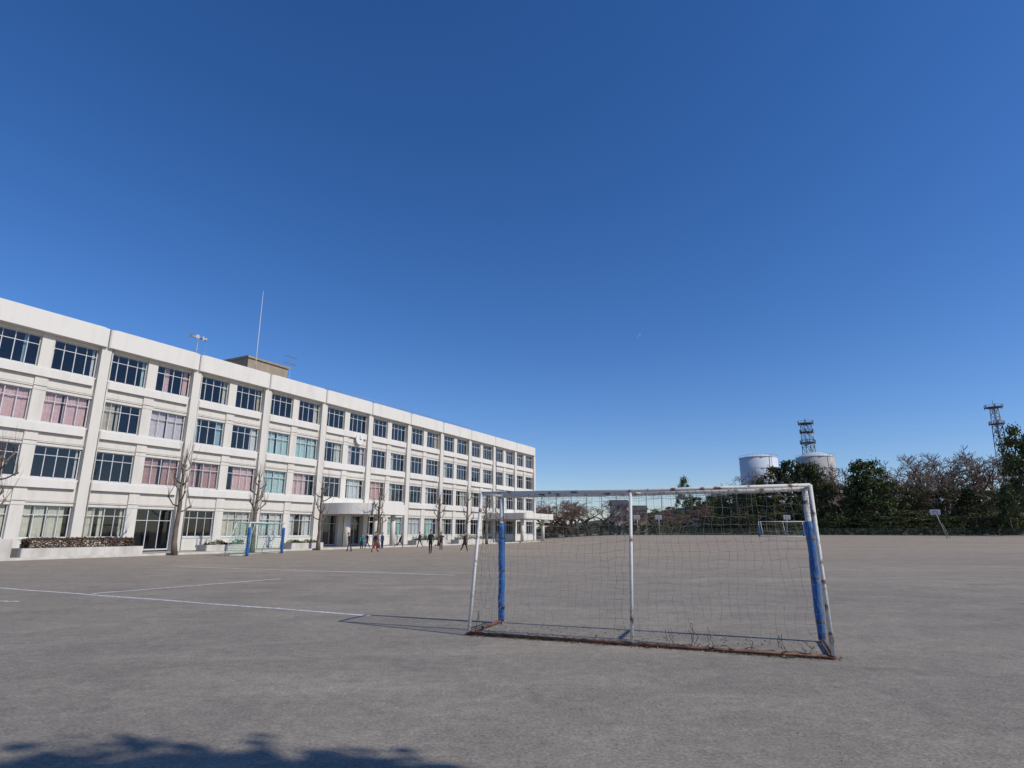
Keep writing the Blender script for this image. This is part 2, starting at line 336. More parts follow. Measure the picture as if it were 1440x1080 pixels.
tag(pb.build('loose_pebbles',mat('pebble',(.32,.28,.23),(.15,.13,.11),40)),'small loose pebbles scattered over the packed sand','pebbles',kind='stuff')
hm=MB(); vs=[];fs=[]; nx,ny=40,14
for j in range(ny+1):
    for i in range(nx+1):
        X=-60+420*i/nx; Y=185+170*j/ny; e=math.sin(math.pi*j/ny)**.7*min(1,max(0,(X+20)/110))*math.sin(math.pi*min(1,i/nx))**.2 if 0<i<nx and 0<j<ny else 0
        vs.append((X,Y,-.5+14*e+2*e*nz.noise(Vector((X*.03,Y*.03,0)))))
for j in range(ny):
    for i in range(nx): a=j*(nx+1)+i; fs.append((a,a+1,a+nx+2,a+nx+1))
hm.add(vs,fs,0,True); tag(hm.build('hill',mat('hill_cover',(.05,.055,.03),(.09,.075,.045),.2)),kind='structure')
# ------------------------------------------------------------ goals
def ptmat(name,white,rust,lo,hi,sc=5): return mat(name,white,rust,sc,.6,.3,30,lo=lo,hi=hi,detail=8)
Mpost=ptmat('worn_white_paint',(.66,.64,.59),(.17,.08,.045),.55,.64,7)
Mrust=ptmat('rusty_steel',(.10,.042,.024),(.19,.09,.055),.4,.6,9)
Mpad=mat('blue_pad_vinyl',(.018,.095,.30),(.035,.15,.40),3,.6,.5,9)
Mnetw=mat('weathered_net_cord',(.36,.34,.30),(.26,.24,.21),20)
Mnetg=mat('green_net_cord',(.05,.30,.22),(.08,.36,.28),20)
Mtang=mat('dirty_tangled_cord',(.05,.04,.032),(.09,.07,.055),20)
Mpclean=mat('white_post_paint',(.7,.7,.68),(.6,.6,.58),4,.5)
def netpanel(mb,P00,P10,P11,P01,nu,nv,r,sag,holes,seed):
    rg=random.Random(seed); P00,P10,P11,P01=[Vector(p) for p in (P00,P10,P11,P01)]
    nrm=(P10-P00).cross(P01-P00).normalized(); V={}
    for i in range(nu+1):
        for j in range(nv+1):
            u=i/nu;v=j/nv
            p=P00*(1-u)*(1-v)+P10*u*(1-v)+P11*u*v+P01*(1-u)*v
            inn=math.sin(math.pi*u)**.6*math.sin(math.pi*v)**.8 if 0<i<nu and 0<j<nv else 0
            wv=nz.noise(Vector((u*5+seed,v*4,0)))
            p=p+nrm*sag*inn*(1+.8*wv)
            if inn>0:
                p+=Vector((0,0,-.07*inn*(1+1.4*wv)))+(P10-P00).normalized()*nz.noise(Vector((u*7,v*6,seed)))*.07+Vector([rg.gauss(0,.010) for _ in range(3)])
            V[i,j]=p
    def hole(u,v):
        return any(((u-a)/c)**2+((v-b)/d)**2<1 for a,b,c,d in holes)
    for i in range(nu+1):
        for j in range(nv+1):
            for di,dj in ((1,0),(0,1)):
                if (i+di,j+dj) in V:
                    if hole((i+di*.5)/nu,(j+dj*.5)/nv) or rg.random()<.012: continue
                    mb.tube([V[i,j],V[i+di,j+dj]],r,3,sm=False,cap=False)
def goal(label,loc,rz,Wd,H,Db,Dt,r,mp,mg,mnet,cell,nr,holes=(),padtop=1.66,padr=.085,group=None,seed=1,rearbar=True,mids=1):
    t=thing('soccer_goal',label,'goal',loc,rz,group)
    for x in (0,Wd): MB().tube([(x,0,0.0),(x,0,H)],r,12).build('post',mp,t)
    MB().tube([(-r,0,H),(Wd*.5,0,H-.012),(Wd+r,0,H)],r,12).build('crossbar',mp,t)
    for x in (0,Wd):
        MB().tube([(x,0,H-.005),(x,-Dt+.06,H-.01),(x,-Dt,H-.03)],r*.6,10).build('top_side_bar',mp,t)
        MB().tube([(x,-Dt,H-.01),(x,-Db,.04)],r*.65,10).build('rear_support',mp,t)
        MB().tube([(x,0,.04),(x,-Db,.04)],r*.6,10).build('ground_side_bar',mg,t)
    for i in range(mids): 
        x=Wd*(i+1)/(mids+1); MB().tube([(x,-Dt,H-.02),(x,-Db,.05)],r*.6,10).build('rear_support',mp,t)
        MB().tube([(x,0,H-.02),(x,-Dt,H-.03)],r*.45,8).build('top_side_bar',mp,t)
    MB().tube([(-.03,-Db,.03),(Wd+.03,-Db,.03)],r*.55,8).build('ground_rear_bar',mg,t)
    if rearbar: MB().tube([(0,-Dt,H-.01),(Wd/2,-Dt,H-.03),(Wd,-Dt,H-.01)],r*.62,10).build('rear_top_bar',mp,t)
    for x in (0,Wd):
        n=14
        rg=random.Random(seed+int(x))
        m=MB(); P=[];Rd=[]
        for i in range(n+1):
            P.append((x+.006*rg.uniform(-1,1),.0,.03+(padtop-.03)*i/n)); Rd.append(padr*(1+.06*rg.uniform(-1,1))*(.85 if i in (0,n) else 1))
        m.tube(P,Rd,18); pd=m.build('post_pad',Mpad,t)
        for zz in (.25,.85,1.4): MB().tube([(x,0,zz),(x,0,zz+.03)],padr*1.05,18).build('strap',Mdark,pd)
    nb=MB(); nu=int(Wd/cell); nh=int(H/cell); nd=max(2,int(Db/cell)); ndt=max(2,int(Dt/cell))
    netpanel(nb,(0,-Db,.05),(Wd,-Db,.05),(Wd,-Dt,H-.03),(0,-Dt,H-.03),nu,nh,nr,-.05 if Wd<6 else -.1,holes,seed)
    netpanel(nb,(0,-Dt,H-.03),(Wd,-Dt,H-.03),(Wd,0,H-.03),(0,0,H-.03),nu,ndt,nr,.0,(),seed+1)
    for x in (0,Wd): netpanel(nb,(x,-Db,.05),(x,0,.05),(x,0,H-.03),(x,-Dt,H-.03),nd,nh,nr,.03,(),seed+2)
    nb.build('net',mnet,t)
    return t
gl=Vector((-.120*h,7.18*h,0)); rzg=math.atan2(-.361,.933)
g1=goal('large foreground soccer goal with worn white frame, rusty base bar and blue post pads',gl,rzg,4.90,2.14,1.303,.88,.041,Mpost,Mrust,Mnetw,.115,.0019,holes=[(.76,.13,.05,.06),(.9,.3,.02,.05),(.42,.08,.03,.04),(.1,.35,.03,.04)],seed=3,padr=.056)
rg=random.Random(11)
for (u,hh,n) in ((.60,.30,3),(.66,.40,3),(.70,.30,2),(.80,.2,2),(.885,.34,3),(.93,.2,2),(.03,.35,2),(.30,.1,2),(.5,.1,2)):
    tb=MB(); xc=4.9*u
    for q in range(n):
        x=xc+rg.uniform(-.05,.05); z=hh*rg.uniform(.6,1); P=[]
        for i in range(12):
            P.append(Vector((x,-1.29+.07*z,z))); x+=rg.gauss(0,.018); z=max(.04,z-hh/8*rg.uniform(.2,1.3))
        tb.tube(P,[rg.uniform(.0015,.005) for _ in P],5,cap=False)
    tb.build('tangled_cord',Mtang,g1)
tb=MB()
P=[Vector((-.0+i*.049,-1.30+.02*rg.gauss(0,1),.055+.012*rg.gauss(0,1))) for i in range(101)]
tb.tube(P,[rg.uniform(.002,.009) for _ in P],5)
tb.build('gathered_net_hem',mat('dirty_hem',(.22,.19,.15),(.11,.09,.07),15),g1)
lt=MB(); Mrot=Matrix.Translation(gl)@Matrix.Rotation(rzg,4,'Z')
for i in range(1500):
    if rg.random()<.75: p=Mrot@Vector((rg.uniform(-.1,5.0),-1.303+rg.gauss(0,.06),.008))
    else: p=Mrot@Vector((rg.uniform(0,5),rg.uniform(-1.5,0),.006))
    if rg.random()<.25: p=Mrot@Vector((4.2+rg.gauss(0,.25),-1.33+rg.gauss(0,.06),.012))
    s=rg.uniform(.008,.022); a=rg.random()*6; dx,dy=math.cos(a)*s,math.sin(a)*s; q=rg.uniform(0,.02)
    lt.add([(p.x-dx,p.y-dy,p.z),(p.x+dy*.5,p.y-dx*.5,p.z+q),(p.x+dx,p.y+dy,p.z+.004),(p.x-dy*.5,p.y+dx*.5,p.z+.002)],[(0,1,2,3)])
tag(lt.build('leaf_litter',leafmat('dead_leaf',(.04,.03,.02),(.17,.12,.07),(.35,.3,.22))),'dead leaves and scraps collected along the goal base','litter',kind='stuff')
A=AT(347,39.5); B=AT(396,44.6); dv=B-A
goal('small soccer goal with green net and blue pads beside the school pavement',B,math.atan2((A-B).y,(A-B).x),dv.length,2.1,1.5,.9,.04,Mpclean,Mpclean,Mnetg,.16,.006,seed=9,padr=.10,padtop=1.8)
A=AT(1069,104); goal('distant white soccer goal with blue pads at the far side of field',A,R(-3),7.3,2.5,1.8,1.0,.06,Mpclean,Mpclean,Mnetw,.45,.006,seed=12,padr=.14,padtop=2.0)
# ------------------------------------------------------------ planters and hedge
Mhedge=leafmat('winter_hedge_leaf',(.06,.038,.025),(.13,.085,.05),(.20,.11,.08)); Mshrub=leafmat('shrub_leaf',(.03,.05,.015),(.08,.11,.035))
def leafbox(x0,x1,y0,y1,z0,z1,n,s,seed,lump=0):
    rg=random.Random(seed); m=MB()
    for i in range(n):
        x=rg.uniform(x0,x1);y=rg.uniform(y0,y1);top=z1*(1-lump*abs(math.sin(x*1.7+seed))*.5)+.05*nz.noise(Vector((x*1.3,y,seed))); z=rg.uniform(z0,max(z0+.05,top))
        if rg.random()<.75:
            e=rg.random(); 
            if e<.4: z=top+rg.gauss(0,.03)
            elif e<.8: y=y0+rg.gauss(0,.03)
            else: x=rg.choice((x0,x1))+rg.gauss(0,.03)
        a=Vector([rg.gauss(0,1) for _ in range(3)]).normalized()*s*rg.uniform(.6,1.2); b=a.cross(Vector([rg.gauss(0,1) for _ in range(3)])).normalized()*s*.5
        p=Vector((x,y,z)); m.add([p-a,p+b,p+a,p-b],[(0,1,2,3)])
    return m
def planter(s0,s1,y0,y1,hh,label,mleaf,top,n,lump=0,seed=1):
    t=thing('planter',label,'planter',W(s0,y0,.1),FA); w=s1-s0; d=y1-y0
    m=MB(); m.rprism(0,w,0,.18,0,hh,.08); m.box(0,.18,.182,d-.182,0,hh); m.box(w-.18,w,.182,d-.182,0,hh); m.box(0,w,d-.18,d,0,hh); m.build('box_wall',Mpaint,t)
    MB().box(.18,w-.18,.18,d-.18,0,hh-.12).build('soil',mat('soil',(.06,.045,.03)),t)
    leafbox(.45,w-.6,.2,d-.2,hh-.1,top,n,.06,seed,lump).build('hedge',mleaf,t)
    return t
planter(2.1,9.0,-3.6,-2.2,.5,'long white walled planter with clipped reddish brown hedge at the left',Mhedge,1.0,7000,seed=2)
planter(14.5,18.5,-2.4,-1.2,.45,'low planter with thin shrubs behind the small green net goal',Mshrub,.8,1500,.8,4)
planter(21.0,24.6,-4.2,-2.8,.5,'low white planter left of the main entrance canopy',Mshrub,.75,1400,.6,5)
planter(38.5,44.5,-4.0,-2.8,.5,'planter with low shrubs right of the main entrance canopy',Mshrub,1.1,2400,.9,6)
planter(47,56,-4.0,-2.8,.5,'far planter with low shrubs near the small canopy',Mshrub,1.2,2400,.9,7)
t=tag(MB().rprism(0,1.1,0,.4,0,1.0,.05).build('low_wall',Mpaint),'small white concrete block wall at the left end of the planter','wall'); t.location=W(.7,-3.2,.1); t.rotation_euler=(0,0,FA)
# ------------------------------------------------------------ pollarded trees
Mbark=mat('pale_bark',(.22,.175,.135),(.11,.085,.065),5,.9,.6,18,stretch=(1,1,.35)); Mtwig=mat('twig_bark',(.17,.12,.095),(.12,.085,.065),6)
def pollard(seed,H=7.6):
    rg=random.Random(seed); tr=MB(); tw=MB(); lx=rg.gauss(0,.015);ly=rg.gauss(0,.015)
    lean=[Vector((lx*i+rg.gauss(0,.03),ly*i+rg.gauss(0,.03),H*.74*i/7)) for i in range(8)]
    tr.tube(lean,[.22,.17,.155,.145,.13,.115,.10,.08],10)
    knobs=[]
    for i in range(9):
        tt=.42+.56*(i+rg.random())/9; k=min(6,int(tt*7)); base=lean[k].lerp(lean[k+1],tt*7-k)
        a=i*2.4+rg.uniform(-.6,.6); ln=rg.uniform(.45,1.0)*(1.25-.6*tt); e=rg.uniform(.6,1.5)
        d=Vector((math.cos(a),math.sin(a),e)).normalized()
        mid=base+Vector((math.cos(a),math.sin(a),.3)).normalized()*ln*.55; end=mid+d*ln*.6
        tr.tube([base,mid,end,end+d*.1,end+d*.18],[.055,.043,.045,.085,.035],8); knobs.append((end+d*.1,.07))
    knobs.append((lean[7]+Vector((0,0,.05)),.12)); knobs.append((lean[7]+Vector((0,0,.1)),.12))
    tr.tube([lean[7]-Vector((0,0,.12)),lean[7],lean[7]+Vector((0,0,.18))],[.085,.14,.05],8)
    for k,r in knobs:
        for q in range(7):
            a=rg.random()*6.28; sp=rg.uniform(.1,.6); d=Vector((math.cos(a)*sp,math.sin(a)*sp,1)).normalized(); ln=rg.uniform(.5,1.9); p=k.copy(); P=[p]
            for s in range(4): d=(d+Vector((rg.gauss(0,.06),rg.gauss(0,.06),.08))).normalized(); p=p+d*ln/4; P.append(p)
            tw.tube(P,[.012,.010,.008,.006,.004],4,cap=False)
    return tr.mesh('trunk',Mbark),tw.mesh('crown',Mtwig)
PV=[pollard(21),pollard(22),pollard(23)]
def linept(px,off):
    k=(px-720)/872.0; Cc=-31.7-.5226*34.6+off/.886
    Y=-Cc/(.5226-k); return Vector((k*Y,Y,0))
rg=random.Random(4)
for i,(px,lb) in enumerate(((-24,'bare pollarded tree whose twigs enter at the left edge of the photo'),(243,'tall bare pollarded tree just right of the hedge planter'),(354,'bare pollarded tree directly behind the small green goal'),(447,'bare pollarded tree left of the entrance canopy'),(530,'bare pollarded tree in front of the entrance canopy'),(617,'bare pollarded tree right of the entrance canopy'),(655,'bare pollarded tree second right of the entrance canopy'),(684,'small distant bare pollarded tree left of the goal post'),(705,'farthest bare pollarded tree behind the goal post'))):
    p=linept(px,5.1); t=thing('pollarded_tree',lb,'tree',p,rg.random()*6,'bare pollarded trees along the school',(1,1,[.95,1.05,.95,.92,.85,.9,.95,.9,.9][i]))
    a,b=PV[i%3]; link('trunk',a,t); link('crown',b,t)
# ------------------------------------------------------------ background trees
Mev=[leafmat('evergreen_leaf_dark',(.034,.047,.018),(.082,.103,.038),(.15,.16,.065)),leafmat('evergreen_leaf_mid',(.052,.066,.023),(.115,.13,.048),(.18,.18,.085)),leafmat('evergreen_leaf_olive',(.07,.07,.03),(.15,.135,.06),(.21,.18,.095))]
Mtrunk=mat('dark_trunk',(.10,.08,.06),(.06,.045,.035),4)
def evergreen(seed,kind,mt,nc=70,nl=70,tight=1.0):
    rg=random.Random(seed); m=MB(); H=10.0; z0={'cone':.8,'broad':1.2,'pine':2.6,'bush':.05}[kind]
    tk=MB(); P=[Vector((rg.gauss(0,.08)*i,rg.gauss(0,.08)*i,H*.9*i/6)) for i in range(7)]; tk.tube(P,[.28,.22,.18,.14,.1,.07,.03],8)
    for c in range(nc):
        t=rg.random()**.9
        if kind=='cone': rr=2.6*(1-t)**.8+.15
        elif kind=='broad': rr=3.3*math.sqrt(max(0.02,1-(2*t-.9)**2/1.3))
        elif kind=='pine': rr=3.2*(1-t)**.5*(.6+.5*abs(math.sin(t*11)))+.2
        else: rr=3.6*math.sqrt(max(.02,1-t**2))
        a=rg.random()*6.28; q=rr*rg.uniform(.35*tight if tight>.9 else 0,1.0)**.6
        z=z0+(H-z0)*t
        c0=Vector((math.cos(a)*q,math.sin(a)*q,z)); cr=rg.uniform(.35,.85)
        if rg.random()<.25: tk.tube([P[min(6,int(t*6))],c0],[.06,.02],4,cap=False)
        for l in range(nl):
            p=c0+Vector((rg.gauss(0,cr*.6),rg.gauss(0,cr*.6),rg.gauss(0,cr*.38)))
            s=rg.uniform(.10,.24); u=Vector([rg.gauss(0,1) for _ in range(3)]).normalized()*s; w=u.cross(Vector([rg.gauss(0,1) for _ in range(3)])).normalized()*s*.6
            m.add([p-u,p+w,p+u,p-w],[(0,1,2,3)])
    return tk.mesh('trunk',Mtrunk),m.mesh('crown',mt)
EV={'cone':[evergreen(1,'cone',Mev[0]),evergreen(2,'cone',Mev[1])],'broad':[evergreen(3,'broad',Mev[0]),evergreen(4,'broad',Mev[1]),evergreen(5,'broad',Mev[2])],'pine':[evergreen(6,'pine',Mev[0],60),evergreen(7,'pine',Mev[1],60)],'bush':[evergreen(8,'bush',Mev[1]),evergreen(9,'bush',Mev[2]),evergreen(10,'bush',Mev[0])]}
def bare(seed,mt,spread=.6):
    rg=random.Random(seed); tk=MB(); tw=MB()
    def rec(p,d,ln,r,dep):
        P=[p]; q=p
        for i in range(2): d=(d+Vector([rg.gauss(0,.12) for _ in range(3)])).normalized(); q=q+d*ln/2; P.append(q)
        (tk if dep<2 else tw).tube(P,[r,r*.85,r*.7],6 if dep<2 else 3,cap=False)
        if dep>=6: return
        n=rg.choice((2,3,3)) if dep<5 else 4
        for i in range(n):
            s=spread*rg.uniform(.6,1.3); dd=(d+Vector((rg.gauss(0,s),rg.gauss(0,s),rg.gauss(.12,s*.6)))).normalized()
            rec(q if rg.random()<.7 else P[1],dd,ln*rg.uniform(.62,.85),max(.02,r*.6),dep+1)
    rec(Vector((0,0,0)),Vector((0,0,1)),2.6,.25,0)
    return tk.mesh('trunk',Mtrunk),tw.mesh('crown',mt)
Mtw2=mat('winter_twigs',(.19,.14,.105),(.14,.10,.075),2); Mtw3=mat('brown_twigs',(.19,.115,.085),(.14,.085,.06),2)
BR=[bare(31,Mtw2),bare(32,Mtw2,.7),bare(33,Mtw3,.65),bare(34,Mtw3,.75)]
def bheight(me): return max(v.co.z for v in me.vertices)
TR=[]
rgp=random.Random(77)
def put(kind,px,Y,ytop,wf=1.0):
    p=AT(px,Y); H=ZAT(ytop,Y)-p.z
    if kind in('bare','red'): a,b=rgp.choice(BR[:2] if kind=='bare' else BR[2:]); sc=H/bheight(b)
    else: a,b=rgp.choice(EV[kind]); sc=H/10.3
    nm={'bare':'bare_tree','red':'bare_tree','cone':'conifer_tree','broad':'evergreen_tree','pine':'pine_tree','bush':'shrub'}[kind]
    TR.append((kind,px,Y,p,sc,wf,a,b,nm,rgp.random()*6.28))
for px,Y,yt,k,wf in [
 (1000,150,704,'broad',1.0),(1022,148,694,'cone',.9),(1052,146,684,'broad',.8),(1078,146,672,'cone',.75),(1100,147,654,'broad',.75),(1122,146,648,'broad',.75),(1142,148,652,'broad',.75),(1158,146,652,'broad',.7),
 (1222,141,646,'cone',1.15),(1244,141,648,'pine',.9),(1204,143,684,'broad',.8),(1268,140,676,'broad',.8),(1300,139,680,'broad',.8),(1340,138,684,'broad',.8),(1374,136,686,'pine',1.0),(1404,134,688,'broad',.9),(1452,108,600,'pine',.62),(1478,108,612,'pine',.8),(1426,124,680,'cone',1.0),(1490,115,640,'broad',1),
 (966,158,672,'broad',.55),(947,150,712,'broad',1.1),(922,152,716,'broad',1.1),(985,152,698,'broad',.9),(1037,170,690,'broad',1.0),(1012,172,690,'pine',1.0)]:
    put(k,px,Y,yt,wf)
for px,Y,yt in [(1172,150,652),(1188,148,646),(1262,150,655),(1284,148,650),(1305,150,642),(1328,150,638),(1352,152,632),(1374,150,636),(1396,150,642),(1212,168,655),(1040,160,676),(992,160,694),(1062,160,668),(1090,182,655),(1430,140,648),(1240,182,652),(1316,142,664),(1362,142,668),(1292,170,640),(1340,172,636),(1385,172,640),(1150,152,655)]: put('bare',px,Y,yt,1.15)
for px,Y,yt in [(768,128,708),(782,130,700),(797,127,704),(812,131,699),(828,128,704),(844,132,702),(858,136,706),(872,131,712),(890,132,714),(775,146,704),(800,150,703),(830,150,703),(905,136,712),(925,136,712),(945,138,714),(1010,140,706)]: put('red',px,Y,yt,1.4)
for i in range(40):
    px=765+i*18.5+random.Random(i).uniform(-5,5); Y=(133 if px<1200 else 128)+random.Random(i+9).uniform(-2,3); put('bush',px,Y,random.Random(i+3).uniform(732,741) if px<1000 else random.Random(i+3).uniform(716,732),2.2)
for i in range(14): put('broad',1010+i*34,158,696-((i*7)%20),1.1)
TR.sort(key=lambda r:r[1])
oc={}
names={'bare':('grey brown leafless tree','counted from the left behind the evergreens'),'red':('spreading brown leafless cherry tree','counted from the left behind the ball net'),'cone':('pointed dark conifer','counted from the left at the far field edge'),'broad':('rounded dense evergreen tree','counted from the left at the far field edge'),'pine':('ragged layered pine tree','counted from the left at the far field edge'),'bush':('low dark boundary shrub','counted from the left along the far field edge')}
def ordn(n):
    tens=['','','twenty','thirty','forty']
    if n<20: return ORD[n]
    n+=1; return f"{tens[n//10]}-{ORD[n%10-1]}" if n%10 else tens[n//10][:-1]+'ieth'
for kind,px,Y,p,sc,wf,a,b,nm,rz in TR:
    n=oc.get(kind,0); oc[kind]=n+1
    t=thing(nm,f"{names[kind][0]}, {ordn(n)} {names[kind][1]}",'shrub' if kind=='bush' else 'tree',p,rz,{'bush':'shrubs along the far field edge'}.get(kind,'trees beyond the field'),(sc*wf,sc*wf,sc))
    if kind!='bush': link('trunk',a,t)
    link('crown',b,t)
t=thing('evergreen_tree','evergreen tree outside the right of view casting the dark foreground shadow','tree',(8.1,-.42,0),0.4,None,(.54,.54,.95)); a,b=evergreen(55,'broad',Mev[0],130,110,.5); link('trunk',a,t); link('crown',b,t)
# ------------------------------------------------------------ far structures
def tank(px0,px1,Y,ytop,zb,label,m1,dome):
    c=AT((px0+px1)/2,Y,ZAT(ytop,Y)); r=(px1-px0)/2/F*(Y*cT+20*sT); zt=ZAT(ytop,Y)
    t=thing('water_tank',label,'water tank',(c.x,Y,zb)); H=zt-zb
    MB().lathe([(r,0),(r,H-dome)],40).build('tank_wall',m1,t)
    MB().lathe([(r+.15,H-dome+.002),(r+.1,H-dome+.25),(r*.75,H-dome*.55),(r*.4,H-dome*.15),(.2,H)],40).build('domed_roof',mat('tank_roof',(.6,.62,.63)),t)
    for k in range(3):
        zz=(H-dome)*(.3+.25*k); MB().lathe([(r+.02,zz),(r+.12,zz+.05),(r+.12,zz+.25),(r+.02,zz+.3)],40).build('band',m1,t)
    m=MB(); n=28
    for i in range(n):
        a=i*6.283/n; m.tube([(r*math.cos(a),r*math.sin(a),H-dome),(r*math.cos(a),r*math.sin(a),H-dome+1.1)],.04,4)
    for i in range(n):
        a=i*6.283/n;b=(i+1)*6.283/n; m.tube([(r*math.cos(a),r*math.sin(a),H-dome+1.1),(r*math.cos(b),r*math.sin(b),H-dome+1.1)],.04,4)
    m.build('railing',Mmetal,t); m=MB(); m.tube([(r*.3,-r-.15,0),(r*.3,-r-.15,H-dome+1)],.12,4); m.build('ladder',Mmetal,t)
    return t
tank(1040,1091,250,639,8,'white cylindrical water tank left of the lattice tower',mat('tank_white',(.66,.69,.72),(.58,.61,.65),.3,.5,stretch=(1,1,.2)),1.8)
tank(1120,1170,262,636,8,'grey beige water tank in front of the lattice tower',mat('tank_grey',(.46,.45,.42),(.37,.35,.31),.3,.6,stretch=(1,1,.2)),2.6)
def tower(px,Y,ytop,zb,label,wb,wt,plats,mats,th=1.0):
    zt=ZAT(ytop,Y); c=AT(px,Y,zt); t=thing('lattice_tower',label,'communications tower',(c.x,Y,zb)); H=zt-zb; n=12; m=MB()
    def w(z): return wb+(wt-wb)*z/H
    cor=lambda z:[Vector((sx*w(z)/2,sy*w(z)/2,z)) for sx,sy in((-1,-1),(1,-1),(1,1),(-1,1))]
    Ht=H*.93
    for i in range(n):
        z0=Ht*i/n;z1=Ht*(i+1)/n;a=cor(z0);b=cor(z1); mi=i//2%2
        for k in range(4):
            m.tube([a[k],b[k]],.14*th,4,mi,cap=False); m.tube([a[k],b[(k+1)%4]],.07*th,3,mi,cap=False); m.tube([b[k],a[(k+1)%4]],.07*th,3,mi,cap=False); m.tube([b[k],b[(k+1)%4]],.07*th,3,mi,cap=False)
    m.build('lattice',mats,t)
    MB().tube([(0,0,Ht),(0,0,H)],.1,5).build('top_rod',mats[0],t)
    for f,r in plats:
        p=MB(); z=H*f; p.lathe([(r*.8,z-.15),(r,z),(r,z+.22)],14); pob=p.build('platform',mats[0],t)
        q=MB()
        for k in range(14):
            a=k*.4488;b=(k+1)*.4488; q.tube([(r*math.cos(a),r*math.sin(a),z+1.2),(r*math.cos(b),r*math.sin(b),z+1.2)],.06,4,cap=False); q.tube([(r*math.cos(a),r*math.sin(a),z+.2),(r*math.cos(a),r*math.sin(a),z+1.2)],.04,3,cap=False)
        q.build('railing',mats[0],pob)
        for k in range(6):
            a=k*1.047; q=MB(); q.box(-.22,.22,-.1,.1,0,1.7); ob=q.build('panel_antenna',mats[0],pob,(math.cos(a)*(r+.2),math.sin(a)*(r+.2),z-.4)); ob.rotation_euler=(0,0,a+1.57)
    for k,(f,a) in enumerate(((.72,3.9),(.82,5.2),(.66,4.6))):
        d=MB(); dr=Vector((math.cos(a),math.sin(a),0)); b0=Vector((0,0,H*f))+dr*(w(H*f)/2+.3); d.tube([b0,b0+dr*.3,b0+dr*.5],[.3,.8,.9],14); d.build('dish_antenna',mat('dish',(.3,.3,.3)),t)
Mtg=mat('tower_steel',(.12,.13,.15),(.09,.10,.11),1); Mtg2=mat('tower_steel_grey',(.18,.16,.16),(.14,.12,.12),1); Mtww=mat('tower_white',(.36,.34,.34))
tower(1132,275,588,8,'grey lattice communications tower with stacked round platforms behind the water tanks',5.5,3.2,[(.94,3.3),(.85,2.9),(.74,3.3)],[Mtg,Mtg],1.1)
tower(1395,270,562,6,'lattice communications tower with round platforms at the far right',5.6,1.8,[(.93,3.4),(.79,2.8)],[Mtg2,Mtww],1.5)
def house(px0,px1,Y,yt,label,wallm,floors,rz=0.0):
    c=AT(px0,Y); d=AT(px1,Y); w=(d-c).length; H=ZAT(yt,Y)-c.z
    t=thing('distant_house',label,'house',c,rz); MB().box(0,w,0,6,0,H*.84).build('wall',wallm,t)
    m=MB(); z=H*.84+.003; m.add([(-.4,-.4,z),(w+.4,-.4,z),(w+.4,6.4,z),(-.4,6.4,z),(-.4,3,H),(w+.4,3,H)],[(0,1,5,4),(2,3,4,5),(1,2,5),(3,0,4),(0,3,2,1)]); m.build('roof',mat('roof_tile',(.09,.09,.10),(.06,.06,.07),1),t)
    for f in range(floors):
        for k in range(2):
            z=H*.84*(f+.35)/floors; x=w*(.15+.45*k); ww=w*.27
            o=MB().box(x,x+ww,-.06,-.002,z,z+1.3).build('window',Mal,t); MB().box(x+.08,x+ww-.08,-.09,-.062,z+.08,z+1.22).build('pane',Mdark,o)
house(865,886,140,702,'white three storey house beyond the far field edge',mat('house_white',(.5,.5,.49),(.42,.42,.41),1),3)
house(888,912,148,710,'dark roofed beige house right of the white house',mat('house_beige',(.28,.24,.20)),2)
house(972,1005,150,724,'low pale house hidden behind trees near the middle',mat('house_pale',(.36,.34,.31)),2)
t=thing('ball_stop_fence','tall pole fence with dark ball net behind the foreground goal','fence',(0,0,0)); Ya=125
m=MB(); 
A0=AT(762,Ya).x; A1=AT(1062,Ya).x; n=14; zt=ZAT(690,Ya)
for i in range(n+1): 
    x=A0+(A1-A0)*i/n; MB().tube([(x,Ya,0),(x,Ya,zt)],.06,6).build('pole',Mdark,t)
for k in range(6): m.tube([(A0,Ya,zt-k*zt/6),(A1,Ya,zt-k*zt/6)],.018,3,cap=False)
nv=int((A1-A0)/.5)
for i in range(nv): x=A0+(A1-A0)*i/nv; m.tube([(x,Ya,0),(x,Ya,zt)],.008,3,cap=False)
m.build('net',mat('dark_net',(.04,.06,.05)),t)
t=thing('boundary_fence','long low green mesh fence along the far edge of the field','fence',(0,0,0)); m=MB(); a=AT(740,123).x; b=AT(1500,116).x
fz=lambda i,n:(a+(b-a)*i/n,123-7*i/n,gz(a+(b-a)*i/n,123-7*i/n))
for i in range(80):
    x,y,z=fz(i,79); MB().tube([(x,y,z-.1),(x,y,z+1.3)],.04,4).build('fence_post',Mdark,t)
for zz in (.1,.5,.9,1.28): m.tube([Vector(fz(i,40))+Vector((0,0,zz)) for i in range(41)],.02,3,cap=False)
for i in range(560):
    x,y,z=fz(i,559); m.tube([(x,y,z+.02),(x,y,z+1.28)],.012,3,cap=False)
m.build('mesh_panel',mat('fence_green',(.05,.08,.06)),t)
